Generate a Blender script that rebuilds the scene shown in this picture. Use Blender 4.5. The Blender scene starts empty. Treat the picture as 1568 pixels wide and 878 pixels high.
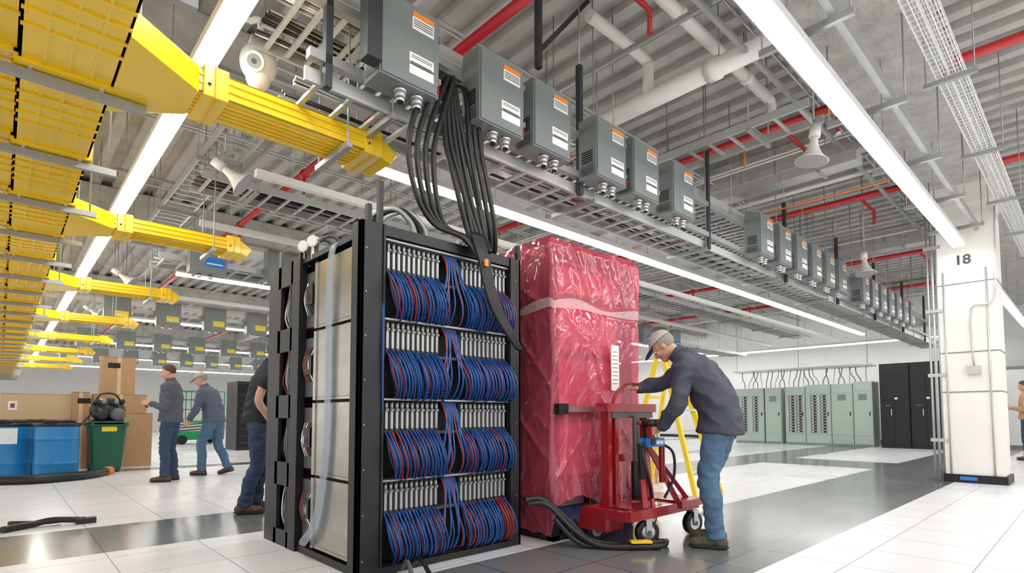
import bpy, math, random
from mathutils import Vector, Matrix, noise
random.seed(7)
V=Vector
scene=bpy.context.scene
try:
    scene.view_settings.view_transform='Standard'
    scene.view_settings.look='None'
    scene.view_settings.exposure=0.27
except Exception as e: print(e)

# ------------------------------------------------------------ materials
def M(name,col,rough=.5,metal=0.0,bump=0.0,bscale=40,var=0.0,vscale=3.0,emit=0.0,trans=0.0,coat=0.0,stretch=None,tcol=None):
    m=bpy.data.materials.new(name); m.use_nodes=True
    nt=m.node_tree; N=nt.nodes; L=nt.links
    p=N['Principled BSDF']; out=N['Material Output']
    c=(*col,1)
    p.inputs['Base Color'].default_value=c
    p.inputs['Roughness'].default_value=rough
    p.inputs['Metallic'].default_value=metal
    if coat: p.inputs['Coat Weight'].default_value=coat; p.inputs['Coat Roughness'].default_value=.08
    if emit:
        p.inputs['Emission Color'].default_value=c
        p.inputs['Emission Strength'].default_value=emit
    tc=N.new('ShaderNodeTexCoord'); mp=N.new('ShaderNodeMapping')
    L.new(tc.outputs['Object'],mp.inputs['Vector'])
    if stretch: mp.inputs['Scale'].default_value=stretch
    nz=N.new('ShaderNodeTexNoise'); nz.inputs['Scale'].default_value=vscale; nz.inputs['Detail'].default_value=5
    L.new(mp.outputs['Vector'],nz.inputs['Vector'])
    if not emit:
        v=max(var,0.03)
        mx=N.new('ShaderNodeMix'); mx.data_type='RGBA'
        mx.inputs['A'].default_value=(*[max(0,x*(1-v)) for x in col],1)
        mx.inputs['B'].default_value=(*[min(1,x*(1+v)) for x in col],1)
        L.new(nz.outputs['Fac'],mx.inputs['Factor']); L.new(mx.outputs['Result'],p.inputs['Base Color'])
    if bump:
        n2=N.new('ShaderNodeTexNoise'); n2.inputs['Scale'].default_value=bscale; n2.inputs['Detail'].default_value=6
        L.new(mp.outputs['Vector'],n2.inputs['Vector'])
        bp=N.new('ShaderNodeBump'); bp.inputs['Strength'].default_value=bump; bp.inputs['Distance'].default_value=.02
        L.new(n2.outputs['Fac'],bp.inputs['Height']); L.new(bp.outputs['Normal'],p.inputs['Normal'])
    if trans:
        t=N.new('ShaderNodeBsdfTransparent'); t.inputs['Color'].default_value=(*(tcol or [min(1,x*1.2+.1) for x in col]),1)
        ms=N.new('ShaderNodeMixShader'); ms.inputs['Fac'].default_value=trans
        L.new(p.outputs['BSDF'],ms.inputs[1]); L.new(t.outputs['BSDF'],ms.inputs[2]); L.new(ms.outputs['Shader'],out.inputs['Surface'])
    return m

def tile_mat(name,c1,c2,mortar,rough,metal=0.0):
    m=M(name,c1,rough,metal)
    nt=m.node_tree;N=nt.nodes;L=nt.links;p=N['Principled BSDF']
    br=N.new('ShaderNodeTexBrick'); br.offset=0; br.squash=1
    br.inputs['Scale'].default_value=1; br.inputs['Brick Width'].default_value=.6; br.inputs['Row Height'].default_value=.6
    br.inputs['Mortar Size'].default_value=.004; br.inputs['Mortar Smooth'].default_value=0
    br.inputs['Color1'].default_value=(*c1,1); br.inputs['Color2'].default_value=(*c2,1); br.inputs['Mortar'].default_value=(*mortar,1)
    geo=N.new('ShaderNodeNewGeometry'); L.new(geo.outputs['Position'],br.inputs['Vector'])
    nz=N.new('ShaderNodeTexNoise'); nz.inputs['Scale'].default_value=90; L.new(geo.outputs['Position'],nz.inputs['Vector'])
    n3=N.new('ShaderNodeTexNoise'); n3.inputs['Scale'].default_value=.8; n3.inputs['Detail'].default_value=4; L.new(geo.outputs['Position'],n3.inputs['Vector'])
    mr=N.new('ShaderNodeMapRange'); mr.inputs['To Min'].default_value=.9; mr.inputs['To Max'].default_value=1.06; L.new(nz.outputs['Fac'],mr.inputs['Value'])
    mul=N.new('ShaderNodeVectorMath'); mul.operation='SCALE'; L.new(br.outputs['Color'],mul.inputs[0]); L.new(mr.outputs['Result'],mul.inputs['Scale'])
    L.new(mul.outputs['Vector'],p.inputs['Base Color'])
    r2=N.new('ShaderNodeMapRange'); r2.inputs['To Min'].default_value=rough*.6; r2.inputs['To Max'].default_value=rough*1.4; L.new(n3.outputs['Fac'],r2.inputs['Value'])
    L.new(r2.outputs['Result'],p.inputs['Roughness'])
    return m

m_tile=tile_mat('white_floor_tile',(.82,.82,.84),(.77,.77,.79),(.28,.28,.3),.30)
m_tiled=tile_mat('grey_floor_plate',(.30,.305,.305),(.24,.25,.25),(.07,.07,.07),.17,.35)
m_wall=M('painted_wall',(.76,.76,.74),.7,bump=.05,var=.05)
m_deck=M('galvanised_deck',(.50,.49,.465),.6,.15,var=.4,vscale=2.5,bump=.2,bscale=14)
m_conc=M('fireproofed_concrete',(.53,.52,.49),.9,bump=.9,bscale=18,var=.4,vscale=5)
m_col=M('column_paint',(.84,.82,.77),.55,var=.04)
m_black=M('black_powdercoat',(.018,.018,.02),.42,.3,bump=.03)
m_black2=M('black_plastic',(.012,.012,.013),.35)
m_rub=M('black_rubber',(.012,.012,.012),.42)
m_dk=M('dark_interior',(.006,.006,.007),.7)
m_alu=M('brushed_aluminium',(.42,.40,.355),.24,.95,bump=.06,bscale=30,var=.25,vscale=1.5,stretch=(1,1,5))
m_sil=M('silver_metal',(.72,.72,.72),.28,.9)
m_conn=M('connector_grey',(.40,.40,.39),.4,.5)
m_galv=M('galvanised_steel',(.57,.58,.57),.42,.6,var=.2)
m_strut=M('strut_steel',(.38,.39,.39),.45,.5,var=.15)
m_dstrut=M('dark_strut',(.06,.065,.07),.5,.5)
m_boxg=M('enclosure_grey',(.22,.245,.24),.42,.2,var=.06)
m_boxd=M('enclosure_grey_dark',(.12,.13,.13),.5,.2)
m_white=M('white_label',(.85,.85,.84),.5)
m_orange=M('orange_label',(.9,.25,.03),.5)
m_blue_l=M('blue_label',(.02,.2,.65),.5)
m_yel_l=M('yellow_label',(.9,.7,.03),.5)
m_yel=M('yellow_raceway_plastic',(1.0,.64,.008),.32,var=.05,vscale=4,coat=.3)
m_yeld=M('yellow_raceway_joint',(.85,.50,.01),.4,var=.05)
m_light=M('lamp_diffuser',(1,.987,.96),emit=21)
m_lh=M('lamp_housing',(.76,.76,.75),.4)
m_red=M('red_sprinkler_paint',(.52,.015,.02),.35)
m_pvc=M('white_pipe',(.78,.77,.73),.4,var=.08)
m_blue=M('blue_cable',(.016,.085,.31),.35)
m_redc=M('red_cable',(.30,.03,.03),.35)
m_orc=M('orange_conduit',(.75,.2,.03),.4)
m_grn=M('switchgear_green_grey',(.44,.54,.47),.45,var=.04)
m_cartred=M('cart_red_paint',(.34,.012,.018),.33,.1,var=.15,coat=.4)
m_card=M('cardboard',(.42,.25,.13),.8,var=.12,vscale=8)
m_cardt=M('cardboard_light',(.6,.44,.26),.8,var=.1)
m_drum=M('blue_drum_plastic',(.015,.22,.53),.35,var=.08)
m_bin=M('green_bin_plastic',(.01,.11,.065),.45)
m_ladder=M('yellow_fibreglass',(.85,.62,.02),.4)
m_blubox=M('blue_pump_paint',(.02,.2,.62),.35)
m_film=M('red_plastic_film',(.72,.12,.18),.12,bump=.28,bscale=3.5,var=.35,vscale=2,trans=.52,coat=1.0,stretch=(1.3,1.3,.6),tcol=(1,.36,.44))
m_film2=M('clear_stretch_wrap',(.9,.78,.8),.1,bump=.6,bscale=18,trans=.66,coat=1,stretch=(1,1,3),tcol=(1,.9,.9))
m_crate=M('packing_foam',(.62,.50,.50),.8,var=.1)
m_clear=M('clear_hose',(.66,.72,.78),.1,trans=.7,coat=1,tcol=(.9,.93,.96))
m_jack=M('navy_grey_jacket',(.050,.054,.078),.75,bump=.25,bscale=14,var=.15)
m_jack2=M('grey_jacket',(.085,.09,.115),.8,bump=.2,bscale=14,var=.12)
m_jack3=M('blue_grey_jacket',(.09,.11,.16),.8,bump=.2,bscale=14,var=.12)
m_shirt=M('black_tshirt',(.02,.022,.028),.85,bump=.2,bscale=14)
m_tan=M('tan_jacket',(.45,.28,.14),.85,bump=.2,bscale=14)
m_jean=M('blue_denim',(.075,.145,.235),.85,bump=.25,bscale=30,var=.45,vscale=7)
m_jeand=M('dark_denim',(.03,.055,.11),.85,bump=.25,bscale=30,var=.2,vscale=7)
m_skin=M('skin',(.62,.34,.24),.5,var=.08)
m_hairb=M('brown_hair',(.09,.045,.02),.7,bump=.6,bscale=80)
m_hairg=M('grey_hair',(.3,.28,.26),.7,bump=.6,bscale=80)
m_capg=M('grey_cap',(.42,.39,.35),.8,bump=.2,bscale=80)
m_capd=M('navy_cap_brim',(.02,.03,.06),.7)
m_shoe=M('olive_work_shoe',(.085,.076,.05),.7,bump=.3,bscale=40,var=.4,vscale=12)
m_shoeb=M('brown_shoe',(.10,.05,.03),.6)
m_sole=M('shoe_sole',(.015,.015,.014),.7)
m_eyew=M('eye_white',(.8,.8,.78),.2)
m_eyed=M('eye_iris',(.03,.02,.015),.2)
m_lip=M('lips',(.5,.2,.16),.5)

# ------------------------------------------------------------ builder
def catmull(P,sub):
    if sub<=1 or len(P)<3: return P[:]
    out=[]
    n=len(P)
    for i in range(n-1):
        p0=P[max(i-1,0)];p1=P[i];p2=P[i+1];p3=P[min(i+2,n-1)]
        for k in range(sub):
            t=k/sub
            out.append(.5*((2*p1)+(p2-p0)*t+(2*p0-5*p1+4*p2-p3)*t*t+(3*p1-p0-3*p2+p3)*t**3))
    out.append(P[-1]); return out
def perp(d):
    a=V((0,0,1)) if abs(d.z)<.9 else V((1,0,0))
    u=d.cross(a).normalized(); return u,d.cross(u).normalized()
class B:
    def __init__(s): s.v=[];s.f=[];s.m=[];s.s=[];s.mats=[]
    def mi(s,mat):
        if mat not in s.mats: s.mats.append(mat)
        return s.mats.index(mat)
    def face(s,idx,mat,sm=False): s.f.append(tuple(idx)); s.m.append(s.mi(mat)); s.s.append(sm)
    def obox(s,c,ax,ay,az,mat):
        c=V(c);ax=V(ax);ay=V(ay);az=V(az)
        if ax.cross(ay).dot(az)<0: ax=-ax
        b=len(s.v)
        for k in(-1,1):
            for j in(-1,1):
                for i in(-1,1): s.v.append(c+ax*i+ay*j+az*k)
        for q in((0,2,3,1),(4,5,7,6),(0,1,5,4),(2,6,7,3),(0,4,6,2),(1,3,7,5)): s.face([b+x for x in q],mat)
    def box(s,x0,x1,y0,y1,z0,z1,mat):
        s.obox(((x0+x1)/2,(y0+y1)/2,(z0+z1)/2),(abs(x1-x0)/2,0,0),(0,abs(y1-y0)/2,0),(0,0,abs(z1-z0)/2),mat)
    def beam(s,p0,p1,w,h,mat,up=(0,0,1)):
        p0=V(p0);p1=V(p1);d=(p1-p0);l=d.length;d.normalize();up=V(up)
        if abs(d.dot(up))>.98: up=V((1,0,0))
        sd=d.cross(up).normalized();u=sd.cross(d).normalized()
        s.obox((p0+p1)/2,d*l/2,sd*w/2,u*h/2,mat)
    def rings(s,R,mat,cap=True,sm=True):
        n=len(R[0]);b=len(s.v)
        for r in R: s.v.extend(r)
        for i in range(len(R)-1):
            for j in range(n):
                k=(j+1)%n
                s.face((b+i*n+j,b+i*n+k,b+(i+1)*n+k,b+(i+1)*n+j),mat,sm)
        if cap:
            s.face([b+j for j in range(n)][::-1],mat)
            s.face([b+(len(R)-1)*n+j for j in range(n)],mat)
    def tube(s,pts,r,mat,n=8,sub=4,cap=True):
        P=[V(p) for p in pts]
        if isinstance(r,(int,float)): rr=[r]*len(P)
        else: rr=list(r)
        Q=catmull(P,sub); RR=catmull([V((x,0,0)) for x in rr],sub)
        if len(P)<3 or sub<=1: Q=P; RR=[V((x,0,0)) for x in rr]
        R=[];u=None
        for i,p in enumerate(Q):
            d=(Q[min(i+1,len(Q)-1)]-Q[max(i-1,0)])
            if d.length<1e-7: d=V((0,0,1))
            d.normalize()
            if u is None: u,w=perp(d)
            else:
                u=(u-d*u.dot(d)); 
                u=u.normalized() if u.length>1e-5 else perp(d)[0]
            w=d.cross(u)
            R.append([p+(u*math.cos(2*math.pi*j/n)+w*math.sin(2*math.pi*j/n))*RR[i].x for j in range(n)])
        s.rings(R,mat,cap)
    def cyl(s,p0,p1,r,mat,n=16,r2=None):
        s.tube([p0,p1],[r,r if r2 is None else r2],mat,n,1)
    def ell(s,c,rx,ry,rz,mat,ax=None,nu=16,nv=10,keep=None):
        c=V(c); A=ax or (V((1,0,0)),V((0,1,0)),V((0,0,1)))
        b=len(s.v);loc=[]
        for i in range(nv+1):
            t=math.pi*i/nv
            for j in range(nu):
                p=2*math.pi*j/nu
                l=V((rx*math.sin(t)*math.cos(p),ry*math.sin(t)*math.sin(p),rz*math.cos(t)))
                loc.append(l); s.v.append(c+A[0]*l.x+A[1]*l.y+A[2]*l.z)
        for i in range(nv):
            for j in range(nu):
                k=(j+1)%nu
                q=(i*nu+j,(i+1)*nu+j,(i+1)*nu+k,i*nu+k)
                if keep and not all(keep(loc[x]) for x in q): continue
                if i==0: q=(q[0],q[1],q[2])
                elif i==nv-1: q=(q[0],q[1],q[3])
                s.face([b+x for x in q],mat,True)
    def add(s,vs,fs,mat):
        b=len(s.v); s.v.extend(vs)
        for f in fs: s.face([b+i for i in f],mat,True)
    def mesh(s,name,off=V((0,0,0))):
        me=bpy.data.meshes.new(name)
        me.from_pydata([tuple(p-off) for p in s.v],[],s.f)
        for m in s.mats: me.materials.append(m)
        me.polygons.foreach_set('material_index',s.m)
        me.polygons.foreach_set('use_smooth',s.s)
        me.update(); return me
    def obj(s,name,bevel=0,parent=None):
        used=[i for f in s.f for i in f]
        xs=[s.v[i] for i in used]
        mn=[min(p[k] for p in xs) for k in range(3)];mx=[max(p[k] for p in xs) for k in range(3)]
        off=V(((mn[0]+mx[0])/2,(mn[1]+mx[1])/2,mn[2]))
        o=bpy.data.objects.new(name,s.mesh(name,off)); o.location=off
        scene.collection.objects.link(o)
        if bevel:
            bm=o.modifiers.new('bevel','BEVEL');bm.width=bevel;bm.segments=2;bm.limit_method='ANGLE'
        if parent:
            o.parent=parent; o.matrix_parent_inverse=Matrix.Translation(parent.location).inverted()
        return o
def fuse(b,vox,sm=6,fac=.5,disp=0,dscale=(8,8,8),seed=0):
    me=b.mesh('tmp');o=bpy.data.objects.new('tmp',me);scene.collection.objects.link(o)
    r=o.modifiers.new('r','REMESH');r.mode='VOXEL';r.voxel_size=vox
    if sm:
        k=o.modifiers.new('s','SMOOTH');k.iterations=sm;k.factor=fac
    dg=bpy.context.evaluated_depsgraph_get(); dg.update()
    e=o.evaluated_get(dg);mm=e.to_mesh()
    nor=[v.normal.copy() for v in mm.vertices]
    vs=[v.co.copy() for v in mm.vertices];fs=[tuple(p.vertices) for p in mm.polygons]
    e.to_mesh_clear(); bpy.data.objects.remove(o);bpy.data.meshes.remove(me)
    if disp:
        for i,p in enumerate(vs):
            q=V((p.x*dscale[0],p.y*dscale[1],p.z*dscale[2]))+V((seed*7.1,0,0))
            a=noise.noise(q); c=noise.noise(q*2.3)
            vs[i]=p+nor[i]*disp*((1-abs(a)*2.6)+.5*c)
    return vs,fs

# ------------------------------------------------------------ room shell
b=B()
def fl(x0,x1,y0,y1,mat):
    k=len(b.v); b.v+= [V((x0,y0,0)),V((x1,y0,0)),V((x1,y1,0)),V((x0,y1,0))]; b.face((k,k+1,k+2,k+3),mat)
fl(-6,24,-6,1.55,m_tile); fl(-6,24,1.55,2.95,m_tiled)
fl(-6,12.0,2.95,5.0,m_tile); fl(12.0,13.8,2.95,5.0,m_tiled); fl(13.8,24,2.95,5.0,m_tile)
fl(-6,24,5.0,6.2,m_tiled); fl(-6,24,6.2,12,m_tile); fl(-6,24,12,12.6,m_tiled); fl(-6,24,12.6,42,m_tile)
fo=b.obj('floor')
b=B()
zc=5.2;pit=.32;x=-6
prof=[]
while x<24:
    prof+=[(x,zc),(x+.14,zc),(x+.15,zc+.09),(x+.31,zc+.09)]; x+=pit
k=len(prof)
for (x,z) in prof: b.v.append(V((x,-6,z)))
for (x,z) in prof: b.v.append(V((x,42,z)))
for i in range(k-1): b.face((i,i+1,k+i+1,k+i),m_deck)
b.obj('ceiling')
b=B();b.box(23.5,23.7,-6,42,0,5.3,m_wall);b.obj('wall_right')
b=B();b.box(-6,23.5,41.8,42,0,5.3,m_wall);b.obj('wall_back')
b=B();b.box(23.45,23.5,-6,41.8,0,.12,m_black);b.obj('baseboard_right')

for (y0,y1,z0) in ((1.0,1.7,4.5),(6.2,6.9,4.5),(12.2,12.9,4.5),(20.2,20.9,4.5),(30,30.7,4.5)):
    b=B();b.box(-6,23.45,y0,y1,z0+.12,5.2,m_conc);b.box(-6,23.45,y0-.06,y1+.06,z0,z0+.12,m_conc);b.obj('concrete_girder',.03)
for x0 in (8.7,14.9,20.5):
    b=B();b.box(x0,x0+.25,1.8,41.5,4.75,5.2,m_conc);b.obj('concrete_joist',.03)

# ------------------------------------------------------------ column
b=B()
b.box(10.6,11.3,.97,1.65,0,4.5,m_col)
b.box(10.57,11.33,.94,1.68,0,.12,m_black)
for z in(1.35,1.95,3.0): b.box(10.592,11.308,.962,1.658,z,z+.015,m_boxg)
b.box(10.5,11.4,.9,1.75,4.2,4.5,m_col)
for y,r in((1.72,.022),(1.78,.016),(1.66,.02)):
    b.tube([(10.62,y,.03),(10.62,y,4.4)],r,m_galv,8,1)
for z in(.6,1.6,2.6,3.6): b.box(10.58,10.66,1.6,1.82,z,z+.05,m_galv)
for y in (1.58,1.08): b.tube([(10.585,y,.05),(10.585,y,3.2)],.012,m_galv,8,1)
b.box(10.53,10.6,1.18,1.34,1.62,1.74,m_galv); b.tube([(10.57,1.26,1.74),(10.57,1.26,2.6),(10.57,1.0,2.75),(10.6,.95,4.1)],.012,m_galv,8,4)
b.box(10.56,10.568,1.28,1.48,.04,.09,m_blue_l)
col=b.obj('concrete_column')
tcv=bpy.data.curves.new('num','FONT');tcv.body='18';tcv.size=.2;tcv.extrude=.001;tcv.offset=.006
to=bpy.data.objects.new('t',tcv);scene.collection.objects.link(to)
dg=bpy.context.evaluated_depsgraph_get();dg.update()
tm=bpy.data.meshes.new_from_object(to.evaluated_get(dg));bpy.data.objects.remove(to)
tm.materials.clear();tm.materials.append(m_black)
t=bpy.data.objects.new('column_number',tm);scene.collection.objects.link(t)
t.matrix_world=Matrix(((0,0,-1,10.597),(-1,0,0,1.44),(0,1,0,3.30),(0,0,0,1)))
t.parent=col;t.matrix_parent_inverse=Matrix.Translation(col.location).inverted()

# ------------------------------------------------------------ lights
def lightX(y,x0,x1,z=3.5,w=.13):
    b=B();b.box(x0,x1,y-w/2,y+w/2,z,z+.035,m_light);b.box(x0,x1,y-w/2-.01,y+w/2+.01,z+.035,z+.1,m_lh)
    x=x0+.4
    while x<x1: b.cyl((x,y,z+.1),(x,y,5.2),.006,m_strut,6); x+=2.4
    b.obj('linear_ceiling_light')
def lightY(x,y0,y1,z=3.5,w=.13):
    b=B();b.box(x-w/2,x+w/2,y0,y1,z,z+.035,m_light);b.box(x-w/2-.01,x+w/2+.01,y0,y1,z+.035,z+.1,m_lh)
    y=y0+.4
    while y<y1: b.cyl((x,y,z+.1),(x,y,5.2),.006,m_strut,6); y+=2.4
    b.obj('linear_ceiling_light')
lightX(1.34,1.0,10.3);lightX(1.34,11.5,21)
lightX(4.95,2.45,19.5)
lightX(11.1,2.2,9);lightX(11.1,9.6,21);lightX(17.2,1.8,21);lightX(23.4,1.8,21);lightX(29.4,1.8,21);lightX(35.4,1.8,21)
lightY(.98,2.6,12);lightY(.98,12.1,22);lightY(.98,22.1,34)
lightY(21.8,2.2,16)
lightX(-1.2,.5,12);lightX(-3.6,.5,12)

# ------------------------------------------------------------ tap box mesh
def tapbox_mesh(lab):
    b=B();w,h,d=.45,.56,.2
    b.box(0,w,0,d,0,h,m_boxg);b.box(.012,w-.012,-.012,0,.012,h-.012,m_boxg)
    b.box(-.003,0,.03,d-.03,.03,.12,m_boxd)
    for i in range(6): b.box(-.006,0,.04,d-.04,.14+i*.02,.148+i*.02,m_dk)
    b.box(w,w+.012,-.01,.02,.1,.14,m_sil);b.box(w,w+.012,-.01,.02,.4,.44,m_sil)
    b.box(w-.02,w-.005,-.014,-.011,.02,.08,m_cartred)
    b.box(.23,.40,-.0145,-.012,h-.17,h-.05,m_white);b.box(.23,.40,-.0165,-.012,h-.085,h-.05,lab)
    b.box(.21,.4,-.0145,-.012,.16,.225,m_white);b.box(.21,.4,-.0145,-.012,.08,.14,m_white)
    for i in range(4):
        b.box(.24,.39,-.0172,-.0145,h-.105-i*.015,h-.1-i*.015,m_boxd)
        b.box(.225,.385,-.0165,-.0145,.205-i*.013-(.02 if i>1 else 0),.209-i*.013-(.02 if i>1 else 0),m_boxd)
    for x in(.2,.33):
        b.cyl((x,.08,-.02),(x,.08,.0),.042,m_sil,12);b.cyl((x,.08,-.055),(x,.08,-.02),.035,m_galv,6);b.cyl((x,.08,-.085),(x,.08,-.055),.03,m_sil,12);b.cyl((x,.08,-.09),(x,.08,-.085),.022,m_dk,10)
    b.box(.03,w-.03,d,d+.06,h-.1,h-.05,m_strut);b.box(.03,w-.03,d,d+.06,.08,.13,m_strut)
    return b.mesh('tap_box')
tb1=tapbox_mesh(m_orange)
def tapboxes(xs,y,z,me):
    for x in xs:
        o=bpy.data.objects.new('busway_tap_box',me);o.location=(x,y,z);scene.collection.objects.link(o)
row=[1.66,2.47,3.03,3.83,4.4,5.12]
g2=[7.3+.64*i for i in range(6)];g3=[11.9+.64*i for i in range(7)]
tapboxes(row+g2+g3,3.0,3.16,tb1)
def far_me(lab):
    b=B();b.box(0,.5,0,.2,0,.56,m_boxg);b.box(.01,.49,-.01,0,.01,.55,m_boxg);b.box(.2,.46,-.014,-.01,.1,.24,lab);b.box(.22,.44,-.016,-.014,.14,.16,m_white)
    b.box(.05,.45,.2,.26,.4,.5,m_strut)
    for x in(.15,.3): b.cyl((x,.1,-.06),(x,.1,0),.03,m_sil,10)
    return b.mesh('far_tap')
fb=far_me(m_blue_l);fy=far_me(m_yel_l)
tapboxes([1.95,3.05,3.75,5.5,6.3]+[8+.8*i for i in range(10)],9.0,3.12,fb)
for yy in(15,21,27): tapboxes([1.6+1.0*i for i in range(16)],yy,3.12,fy)

# ------------------------------------------------------------ ladder trays
def ladder(name,x0,x1,y0,y1,z,pitch=.23,axis='X',cables=0,mat=None,hang=True,rod=2.2,ry=None):
    b=B();mat=mat or m_galv
    if axis=='X':
        for y in(y0,y1): b.box(x0,x1,y-.012,y+.012,z,z+.09,mat)
        x=x0+.1
        while x<x1: b.box(x-.016,x+.016,y0,y1,z+.01,z+.035,mat);x+=pitch
        for i in range(cables):
            yy=y0+.04+(y1-y0-.08)*random.random();pts=[]
            x=x0
            while x<=x1+.01: pts.append((x,yy+random.uniform(-.02,.02),z+.05+random.random()*.05));x+=1.5
            b.tube(pts,.011,random.choice([m_rub,m_boxg,m_galv,m_rub]),6,3)
        if hang:
            x=x0+.6
            while x<x1:
                b.box(x-.02,x+.02,y0-.06,y1+.06,z-.045,z-.002,m_strut)
                for y in(y0-.04,y1+.04): b.cyl((x,y,z-.06),(x,y,5.2),.007,m_strut,6)
                x+=rod
    else:
        for x in(x0,x1): b.box(x-.012,x+.012,y0,y1,z,z+.09,mat)
        y=y0+.1
        while y<y1: b.box(x0,x1,y-.016,y+.016,z+.01,z+.035,mat);y+=pitch
        if hang:
            y=y0+.6
            while y<y1:
                b.box(x0-.06,x1+.06,y-.02,y+.02,z-.045,z-.002,m_strut)
                for x in(x0-.04,x1+.04): b.cyl((x,y,z-.06),(x,y,5.2),.007,m_strut,6)
                y+=rod
    return b.obj(name)
ladder('ladder_cable_tray',1.3,21,3.28,3.72,3.08,cables=6)
ladder('ladder_cable_tray',1.25,21,3.3,4.15,3.72,.15,cables=34,rod=2.6)
ladder('ladder_cable_tray',1.6,21,6.95,7.5,3.75,.23,cables=14)
ladder('ladder_cable_tray',1.6,21,9.25,9.9,3.3,.25,cables=8,rod=3)
for yy in(15.25,21.25,27.25): ladder('ladder_cable_tray',1.5,21,yy,yy+.6,3.4,.3,rod=4)
ladder('ladder_cable_tray',5.9,6.35,1.9,6.0,4.15,.25,'Y')
ladder('ladder_cable_tray',1.65,2.05,4.4,12,4.1,.2,'Y')
b=B();b.box(1.3,20.9,3.2,3.26,3.2,3.26,m_strut);b.box(1.3,20.9,3.2,3.26,3.58,3.64,m_strut)
x=1.4
while x<20.8:
    b.box(x,x+.045,3.2,3.25,3.05,4.3,m_dstrut);b.cyl((x+.02,3.22,4.3),(x+.02,3.22,5.2),.008,m_strut,6);x+=2.45
b.beam((3.4,3.3,5.1),(3.4,3.3,4.1),.05,.05,m_dstrut);b.beam((3.4,3.3,4.25),(4.1,3.3,5.1),.04,.04,m_dstrut)
b.obj('busway_support_rail')
b=B();b.box(1.55,1.65,2.95,3.05,3.2,5.2,m_dstrut);b.obj('hanger_post')
for (y,z) in((6.05,3.55),(8.3,3.6),(14,3.6)):
    b=B();b.box(1.9,21,y-.04,y+.04,z,z+.08,m_lh)
    x=2.3
    while x<21: b.cyl((x,y,z+.08),(x,y,5.2),.006,m_strut,6);x+=3
    b.obj('strut_channel')
for (y,z) in((2.1,4.35),(5.6,4.3),(8.9,4.3)):
    b=B();b.box(1.0,23,y-.02,y+.02,z,z+.04,m_strut)
    x=2.3
    while x<23: b.cyl((x,y,z+.04),(x,y,5.2),.006,m_strut,6);x+=3
    b.obj('strut_channel')
for x in(.7,2.4,4.2,8.2,11.8,15.5):
    b=B();b.box(x-.02,x+.02,1.9,20,4.42,4.46,m_strut)
    y=2.1
    while y<20: b.cyl((x,y,4.46),(x,y,5.2),.006,m_strut,6);y+=3
    b.obj('strut_channel')
for (x,y0,y1,z,w) in((7.5,1.9,5.8,4.12,.24),(11.9,1.9,6,4.1,.3)):
    b=B();b.box(x,x+w,y0,y1,z,z+.12,m_galv)
    y=y0+.4
    while y<y1: b.box(x-.03,x+w+.03,y,y+.04,z-.035,z,m_strut);b.cyl((x-.02,y+.02,z-.03),(x-.02,y+.02,5.2),.006,m_strut,6);b.cyl((x+w+.02,y+.02,z-.03),(x+w+.02,y+.02,5.2),.006,m_strut,6);b.box(x-.004,x+w+.004,y+.5,y+.51,z-.004,z+.124,m_strut);y+=1.6
    b.obj('metal_wireway')
b=B();b.box(2.2,10.5,1.12,1.17,3.75,3.85,m_strut);b.box(2.2,10.5,1.5,1.55,3.95,4.03,m_dstrut)
x=2.6
while x<10.5:
    b.box(x-.02,x+.02,1.02,1.65,3.7,3.75,m_strut)
    for y in(1.04,1.63): b.cyl((x,y,3.7),(x,y,4.5),.007,m_strut,6)
    x+=1.5
b.obj('trapeze_hanger')
b=B();x0,x1=1.2,22;z=4.0
for y in(.70,.745,.79,.835,.88): b.cyl((x0,y,z),(x1,y,z),.004,m_lh,5)
for y in(.69,.89):
    for dz in(.03,.07): b.cyl((x0,y,z+dz),(x1,y,z+dz),.004,m_lh,5)
x=x0
while x<x1:
    b.box(x,x+.006,.69,.89,z-.003,z+.003,m_lh);b.box(x,x+.006,.688,.694,z,z+.07,m_lh);b.box(x,x+.006,.886,.892,z,z+.07,m_lh);x+=.08
for i in range(7): b.tube([(x0,.72+.02*i,z+.02),(6,.73+.018*i,z+.025),(12,.72+.02*i,z+.02),(22,.73+.018*i,z+.02)],.009,m_lh if i%2 else m_sil,6,6)
x=2
while x<22: b.box(x,x+.04,.6,.98,z-.05,z-.01,m_strut);b.cyl((x+.02,.62,z-.05),(x+.02,.62,5.2),.006,m_strut,6);b.cyl((x+.02,.96,z-.05),(x+.02,.96,5.2),.006,m_strut,6);x+=2
b.obj('wire_basket_tray')

# ------------------------------------------------------------ pipes
for x in(3.2,7.0,10.3,14.7,18.5):
    b=B();b.tube([(x,0,4.62),(x,30,4.62)],.05,m_red,12,1)
    for y in(1.95,4.6,8,11,14): 
        b.tube([(x,y,4.62),(x,y,4.3)],.022,m_red,8,1);b.cyl((x,y-.05,4.62),(x,y+.05,4.62),.066,m_red,12);b.cyl((x,y,4.27),(x,y,4.3),.03,m_sil,8)
        b.cyl((x,y,4.65),(x,y,5.2),.006,m_strut,6)
    b.tube([(x,2.6,4.62),(x+.9,2.6,4.62),(x+.9,2.6,4.4)],.026,m_red,8,1)
    b.obj('sprinkler_pipe')
b=B();b.tube([(5.0,1.75,4.4),(5.0,6.1,4.4)],.095,m_pvc,16,1)
for y in(2.4,3.9,5.4): b.cyl((5.0,y,4.4),(5.0,y+.12,4.4),.112,m_pvc,16);b.cyl((5,y,4.48),(5,y,5.2),.008,m_strut,6)
b.tube([(5.0,3.2,4.4),(5.0,3.2,4.7),(5.0,3.2,4.78),(4.9,3.2,4.85),(4.0,3.2,4.85)],.06,m_pvc,12,3)
b.obj('drain_pipe')
b=B();b.tube([(2.6,2.5,4.7),(6.4,2.5,4.7)],.06,m_pvc,12,1)
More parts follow.
